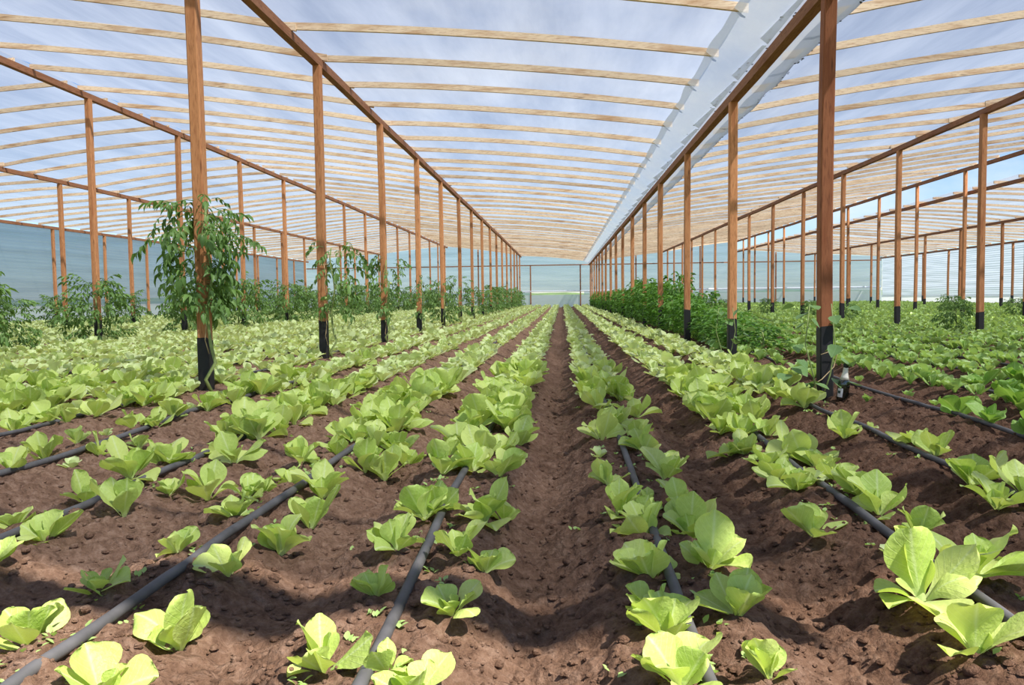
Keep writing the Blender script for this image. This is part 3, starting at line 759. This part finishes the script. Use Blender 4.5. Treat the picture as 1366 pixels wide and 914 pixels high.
def tomato_vine(x, y, zlo, zhi, rad, n, label, side=0.0, group=None, seed=1, fruits=6, stem_side=0.13):
    rr = random.Random(seed)
    g0 = gz(x + stem_side, y - 0.1)
    t = thing('tomato_plant', label, 'tomato plant', (x, y, g0), 0, group)
    pts = [(stem_side + 0.03 * math.sin(i * 1.1), -0.13 + 0.02 * math.cos(i * 1.7), -0.03 + (zhi - g0) * 0.95 * i / 11) for i in range(12)]
    pts[1] = (stem_side - 0.06, -0.16, pts[1][2]); pts[2] = (stem_side + 0.05, -0.15, pts[2][2])
    link('stem', vine_stem(pts, 0.020), t)
    for k in range(n):
        z = zlo + (zhi - zlo) * (k + rr.random()) / n
        az = rr.uniform(0, 2 * PI); e = rr.uniform(-.5, .25)
        q_ = (z - zlo) / (zhi - zlo); wz = 0.45 + 0.75 * min(1, max(0, (q_ - 0.25) / 0.4)) * (1.0 if q_ < 0.85 else 0.7)
        r0 = rr.uniform(0.03, 0.30) * wz
        link('leaf', rr.choice(TLEAF), t, (side + stem_side * .3 + r0 * math.cos(az), -0.14 + r0 * math.sin(az) * .8, z - g0), (rr.uniform(-.3, .3), -e, az), rr.uniform(.7, 1.1) * rad / 0.5)
    for k in range(fruits):
        az = rr.uniform(-2.6, -.5); z = rr.uniform(zlo - 0.05, zlo + (zhi - zlo) * .7)
        link('tomato', rr.choice(FRUIT), t, (side + .18 * math.cos(az), -0.1 + .16 * math.sin(az), z - g0))
    return t
def px_post(row, k): return POSTS[(row, k)]
x, y = px_post('tomato', 1)
t0 = tomato_vine(x, y, 0.9, 2.1, 0.45, 140, 'tall leafy tomato plant with green fruits wrapped round the big post', 0.0, None, 3, 9)
for dx_, dz_ in ((.34, 1.72), (.42, 1.70), (.5, 1.66), (.3, 1.6), (-.42, 1.66), (-.34, 1.8)):
    link('leaf', random.choice(TLEAF), t0, (dx_, -0.12, dz_), (0.2, 0.25, 0.0 if dx_ > 0 else PI), 0.85)
x, y = px_post('tomato', 2)
tomato_vine(x, y, 0.85, 1.95, 0.46, 50, 'tomato plant trailing off one side of the twine-tied post', 0.24, None, 4, 4, 0.2)
x, y = px_post('tomato', 3)
tomato_vine(x, y, 0.7, 1.95, 0.48, 40, 'tomato plant on the post after the twine-tied one, lowest leaves over the tar', 0.1, None, 5, 5)
x, y = px_post('tomato', 4)
tomato_vine(x, y, 0.55, 1.6, 0.42, 34, 'tomato plant with hanging fruits at the fourth climbed post', 0.08, None, 6, 5)
tomato_vine(-4.2, 4.3, 0.75, 1.35, 0.6, 22, 'tomato plant whose long dark leaf tips show beside the film wall', 0.30, None, 9, 2)

def foliage(kind, seed, n, rx, ry, z0, z1, mat, lsize):
    """a bush of many leaves as one mesh"""
    rr = random.Random(seed); V, F, UV, K = [], [], [], 0
    for k in range(n):
        t = rr.random(); z = z0 + (z1 - z0) * t
        prof_ = 0.55 + 0.45 * math.sin(PI * (0.15 + 0.75 * t))
        az = rr.uniform(0, 2 * PI); r = math.sqrt(rr.random()) * prof_
        px, py = r * rx * math.cos(az), r * ry * math.sin(az)
        if kind == 'tomato': v, f, uv = compound(rr, lsize * rr.uniform(.7, 1.2), rr.uniform(.2, .9)); 
        else:
            v, f, uv = leaflet(lsize * rr.uniform(.6, 1.3), lsize * rr.uniform(.4, .6), .2, rr.uniform(.3, .9))
        v = rotx(v, rr.uniform(-.5, .5)); v = roty(v, rr.uniform(-.7, .5)); v = rotz(v, az + rr.uniform(-.9, .9)) + np.array([px, py, z])
        V.append(v); F += [tuple(i + K for i in q_) for q_ in f]; UV += uv; K += len(v)
    rn = np.concatenate([np.full(len(v), rr.random()) for v in V])
    return mesh_from('foliage', np.vstack(V), F, mat, True, UV, rn)
FOL_T = [foliage('tomato', 40 + k, 150, 0.58, 0.55, 0.12, 1.35, M_TOM, 0.30) for k in range(4)]
FOL_TT = [foliage('tomato', 60 + k, 60, 0.26, 0.3, 0.2, 1.5, M_TOM, 0.28) for k in range(4)]
FOL_P = [foliage('pepper', 50 + k, 300, 0.42, 0.5, 0.08, 1.1, M_BUSH, 0.15) for k in range(5)]
WEED = [foliage('tomato', 90 + k, 70, 0.4, 0.4, 0.1, 1.0, M_BUSH, 0.25) for k in range(2)]
STEMS = [vine_stem([(0, 0, -0.03), (0.03, 0.02, 0.3), (-0.03, 0, 0.6), (0.01, -0.02, 0.95)], 0.022) for _ in range(1)]
def bush(name, x, y, me, sc, label, cat, group):
    t = thing(name, label, cat, (x, y, gz(x, y)), random.uniform(0, 6.28), group)
    t.scale = sc if isinstance(sc, tuple) else (sc,) * 3
    link('stem', STEMS[0], t); tag(link('foliage', me, t), None, None, None, 'stuff')
    return t
for (row, k), (X, y) in list(POSTS.items()):
    if y > 71: continue
    if row == 'ridge' and k >= 2:
        s_ = random.uniform(1.0, 1.25)
        bush('tomato_bush', X + random.uniform(-.1, .35), y - random.uniform(.1, .5), random.choice(FOL_T), (s_, s_, s_ * 1.08), 'bushy tomato plant growing at the foot of a ridge post', 'tomato plant', 'tomato bushes under the ridge')
        if k % 2 == 0: bush('tomato_bush', X + random.uniform(-.6, -.2), y + random.uniform(1.2, 2.4), random.choice(FOL_T), random.uniform(.7, .95), 'bushy tomato plant growing at the foot of a ridge post', 'tomato plant', 'tomato bushes under the ridge')
    if row == 'far' and k >= 4:
        s_ = random.uniform(.9, 1.25)
        bush('tomato_bush', X + random.uniform(-.2, .3), y - random.uniform(.1, .4), random.choice(FOL_T), s_, 'bushy tomato plant in the row nearest the blue-grey side wall', 'tomato plant', 'tomato bushes near the blue side wall')
    if row == 'tomato' and k >= 5:
        for dy in (0.0, 1.3, 2.7):
            if dy > 0.1 and random.random() < (.6 if k < 8 else .35): continue
            s_ = random.uniform(.85, 1.15)
            bush('tomato_vine', X + random.uniform(-.05, .2), y + dy - 0.2, random.choice(FOL_TT), s_, 'tomato vine in the distant part of the climbed post row', 'tomato plant', 'tomato vines along the climbed posts')
    if row == 'gutter' and k >= 2:
        if y > 69: continue
        for dy in np.arange(0.0, 4.2, 0.72):
            yy_ = y + dy + (0.5 if k == 2 else 0) + random.uniform(-.15, .15)
            hh = 0.42 if yy_ < 13.6 else (0.58 if yy_ < 16.5 else (0.85 if yy_ < 20 else (1.25 if yy_ < 32 else 1.0)))
            bush('pepper_bush', X + random.uniform(.15, .6), yy_, random.choice(FOL_P), (random.uniform(.8, 1.1), .9, hh * random.uniform(.85, 1.12)), ('low' if hh < 0.7 else 'tall' if hh > 1.1 else 'knee-high') + ' leafy dark green bush in the hedge along the gutter posts', 'bush', 'hedge bushes along the gutter posts')
    if row in ('mid', 'vent') and k >= (3 if row == 'mid' else 4) and k < 12:
        if random.random() < .6:
            bush('tomato_bush', X + random.uniform(-.3, .5), y + random.uniform(-.3, .8), random.choice(FOL_T), random.uniform(.5, .8), 'bushy plant at the foot of a post in the deeper green field', 'tomato plant', 'bushes in the deeper green field')
for k in range(6):
    bush('weed_clump', 27.2 + random.uniform(-.4, .4), 31 + k * 2.0, random.choice(WEED), random.uniform(.8, 1.1), 'feathery weed clump along the foot of the pale side wall', 'weeds', 'weed clumps by the pale wall')

def bean_leaf():
    V, UV = [(0, 0, 0)], [(.5, .2)]
    out = [(.05, .35), (.22, .5), (.5, .42), (.78, .2), (1.0, 0)]
    for a, b_ in out: V.append((a * .16, b_ * .15, .02 * b_)); UV.append((.5 + b_, .2 + .8 * a))
    for a, b_ in out[:-1][::-1]: V.append((a * .16, -b_ * .15, .02 * b_)); UV.append((.5 - b_, .2 + .8 * a))
    V.append((.075, 0, -.012)); UV.append((.5, .6)); n = len(V) - 1
    F = [(k, (k + 1) % n, n) for k in range(n)]
    return mesh_from('leaf', np.array(V), F, M_BEAN, True, UV)
BEAN = bean_leaf()
def bean(x, y, n, hh, label, seed, wide=0.35):
    rr = random.Random(seed); g0 = gz(x, y)
    t = thing('bean_plant', label, 'bean plant', (x, y, g0))
    for s_ in (-1, 1):
        link('stem', vine_stem([(0.0, 0, -.03), (s_ * .08, -.05, hh * .3), (s_ * .14, .0, hh * .6), (s_ * .10, .0, hh)], .008), t)
    for k in range(n):
        az = rr.uniform(0, 6.28); z = rr.uniform(.1, hh)
        link('leaf', BEAN, t, (rr.uniform(-wide, wide), rr.uniform(-.12, .15), z), (rr.uniform(-.4, .4), rr.uniform(.1, .9), az), rr.uniform(.7, 1.15))
bean(2.45, 7.62, 26, 0.95, 'broad-leaved bean plant climbing at the foot of the post with the bottle', 31)
bean(2.40, 11.7, 24, 0.85, 'broad-leaved bean plant at the black foot of the post after the bottle post', 32, .3)

# ------------------------------------------------------------------ bottle
bx, by = 2.66, 7.62
bt = thing('champagne_bottle', 'dark green sparkling wine bottle with pale foil neck standing against the post', 'bottle', (bx, by, gz(bx, by) - 0.02), 2.2)
bt.rotation_euler = (0.03, 0.09, 0.0)
link('glass', mesh_from('glass', *lathe([(0.001, 0.0), (0.050, 0.002), (0.054, 0.012), (0.054, 0.15), (0.051, 0.175), (0.042, 0.20), (0.031, 0.23), (0.023, 0.27), (0.020, 0.33), (0.001, 0.332)]), M_GLASS), bt)
tag(link('foil', mesh_from('foil', *lathe([(0.0445, 0.196), (0.0335, 0.226), (0.0255, 0.265), (0.0225, 0.30), (0.022, 0.318)]), M_FOIL), bt), 'pale gold neck foil')
tag(link('cap', mesh_from('cap', *lathe([(0.022, 0.312), (0.0245, 0.318), (0.0245, 0.342), (0.020, 0.352), (0.001, 0.354)]), M_CAP), bt), 'black stopper')
def curved(a0, a1, z0, z1, r, n=8):
    V = [(r * math.cos(a), r * math.sin(a), z) for z in (z0, z1) for a in np.linspace(a0, a1, n)]
    return V, [(i, i + 1, n + i + 1, n + i) for i in range(n - 1)]
lb = link('paper_label', mesh_from('paper_label', *curved(-2.95, -1.95, 0.03, 0.115, 0.0549), M_LABEL), bt); tag(lb, 'white paper label')
link('label_print', mesh_from('label_print', *curved(-2.85, -2.35, 0.065, 0.09, 0.0554), M_LABELG), lb)

# ------------------------------------------------------------------ twine on posts
def loop_twine(row, k, z, label, n=1, sag=0.0):
    X, y = POSTS[(row, k)]; parts = []
    for i in range(n):
        zz = z + i * 0.03
        pts = [(0.085 * sx * 1.0, 0.09 * sy, zz + sag * sx) for sx, sy in ((-1, -1), (0, -1.05), (1, -1), (1.05, 0), (1, 1), (0, 1.05), (-1, 1), (-1.05, 0), (-1, -1.02))]
        parts.append(tube(pts, 0.007, 5))
    pts = [(0.06, -0.10, z), (0.09, -0.13, z - .15), (0.06, -0.12, z - .35), (0.1, -0.12, z - .5)]
    parts.append(tube(pts, 0.005, 4))
    tag(link('twine', mesh_from('twine', *merge(parts), M_TWINE), None, (X, y, 0)), label, 'twine')
loop_twine('tomato', 1, 0.93, 'tan twine tied round the big post below the tomato leaves', 1, 0.01)
loop_twine('tomato', 2, 0.75, 'tan twine knotted round the post just above its tar', 2, 0.02)
loop_twine('tomato', 2, 1.55, 'tan twine round the twine-tied post at leaf height', 1, 0.01)
loop_twine('tomato', 3, 0.6, 'tan twine hanging down the tarred post foot', 2, 0.03)
pts = [(2.5, 7.75, .40), (2.60, 7.77, .43), (2.66, 7.78, .40), (2.62, 7.74, .28), (2.5, 7.72, .16), (2.42, 7.7, .12)]
tag(link('wire', mesh_from('wire', *tube(pts, 0.005, 5), M_TWINE)), 'thin pale wire bent round the black foot beside the bottle', 'wire')

# ------------------------------------------------------------------ clods, weeds, straw
def clod(seed, sub=1):
    rr = random.Random(seed)
    V, F = lathe([(.001, -.6), (.6, -.45), (.95, -.05), (.8, .4), (.4, .62), (.001, .66)], 7)
    a, b_ = rr.uniform(.7, 1.2), rr.uniform(.6, 1)
    return np.array([(x * a * rr.uniform(.82, 1.15), y * rr.uniform(.82, 1.15), z * b_ * rr.uniform(.85, 1.1)) for x, y, z in V]), F
CL = [clod(k) for k in range(10)]
CLM = [mesh_from('soil_clod', v, f, M_SOIL, k % 2 == 0) for k, (v, f) in enumerate(CL)]
rr = random.Random(77)
for u, v_ in [(700,775),(690,835),(668,850),(625,815),(352,795),(365,770),(205,858),(180,845),(470,830),(845,722),(1005,715),(1015,730),(1140,700),(1150,712),(1128,705),(1078,738),(1110,775),(1125,850),(1105,870),(1240,905),(1295,905),(1225,900),(965,880),(1020,800),(740,700),(600,790),(255,760),(400,790),(120,735),(330,650),(760,745),(930,600),(1000,660),(1175,800),(820,760),(660,745),(700,720),(450,760)]:
    x, y = ground_at(u + rr.uniform(-6, 6), v_, 0)
    z = gz(x, y); x, y = ground_at(u, v_, z); r = rr.uniform(0.016, 0.032)
    o = link('soil_clod', rr.choice(CLM), None, (x, y, gz(x, y) + r * 0.15), (rr.uniform(-.4, .4), rr.uniform(-.4, .4), rr.uniform(0, 6.28)), r)
    tag(o, 'rounded lump of brown soil lying loose on the tilled ground', 'soil clod', 'loose clods on the soil')
parts_v, parts_f, K = [], [], 0
n_cl = 11000
for i in range(n_cl):
    y = 1.5 + 7.5 * rr.random() ** 1.7; x = rr.uniform(-0.75 * y - .2, 0.66 * y + .2)
    r = 0.004 + 0.016 * rr.random() ** 2.2
    v, f = CL[i % 10]
    v = rotz(v * r, rr.uniform(0, 6.28)) + np.array([x, y, 0])
    parts_v.append((v, x, y, r)); parts_f += [tuple(a + K for a in q_) for q_ in f]; K += len(v)
zz = ground(np.array([p[1] for p in parts_v]), np.array([p[2] for p in parts_v]))
vv = np.vstack([p[0] + np.array([0, 0, z + p[3] * .2]) for p, z in zip(parts_v, zz)])
tag(link('soil_crumbs', mesh_from('soil_crumbs', vv, parts_f, M_SOIL, False)), 'small crumbs of brown soil strewn over the beds', 'soil', None, 'stuff')
V, F, K = [], [], 0
for i in range(420):
    y = 1.7 + 5.5 * rr.random() ** 1.4
    b = rr.choice([-2.22, -1.33, -1.33, -0.52, -0.52, 0.37, 0.37, 1.26, 1.26, 2.06])
    x = b + rr.gauss(0, .11); z = gz(x, y)
    for k in range(rr.randint(3, 6)):
        L = rr.uniform(.014, .034)
        v, f, _ = leaflet(L, L * .6, .1, .2); v = rotz(roty(v, -rr.uniform(.2, .9)), rr.uniform(0, 6.28)) + np.array([x + rr.gauss(0, .012), y + rr.gauss(0, .012), z + .004])
        V.append(v); F += [tuple(a + K for a in q_) for q_ in f]; K += len(v)
tag(link('weed_seedlings', mesh_from('weed_seedlings', np.vstack(V), F, M_LET2)), 'tiny green weed seedlings sprouting along the hoses', 'weeds', None, 'stuff')
x, y = ground_at(614, 547, -0.02)
v, f, _ = leaflet(.13, .10, .4, .2)
tag(link('dry_leaf', mesh_from('dry_leaf', v, f, M_STRAW, False), None, (x, y, gz(x, y) + 0.012), (0.2, 0, 2.0)), 'crumpled dry pale leaf lying in a furrow', 'leaf')
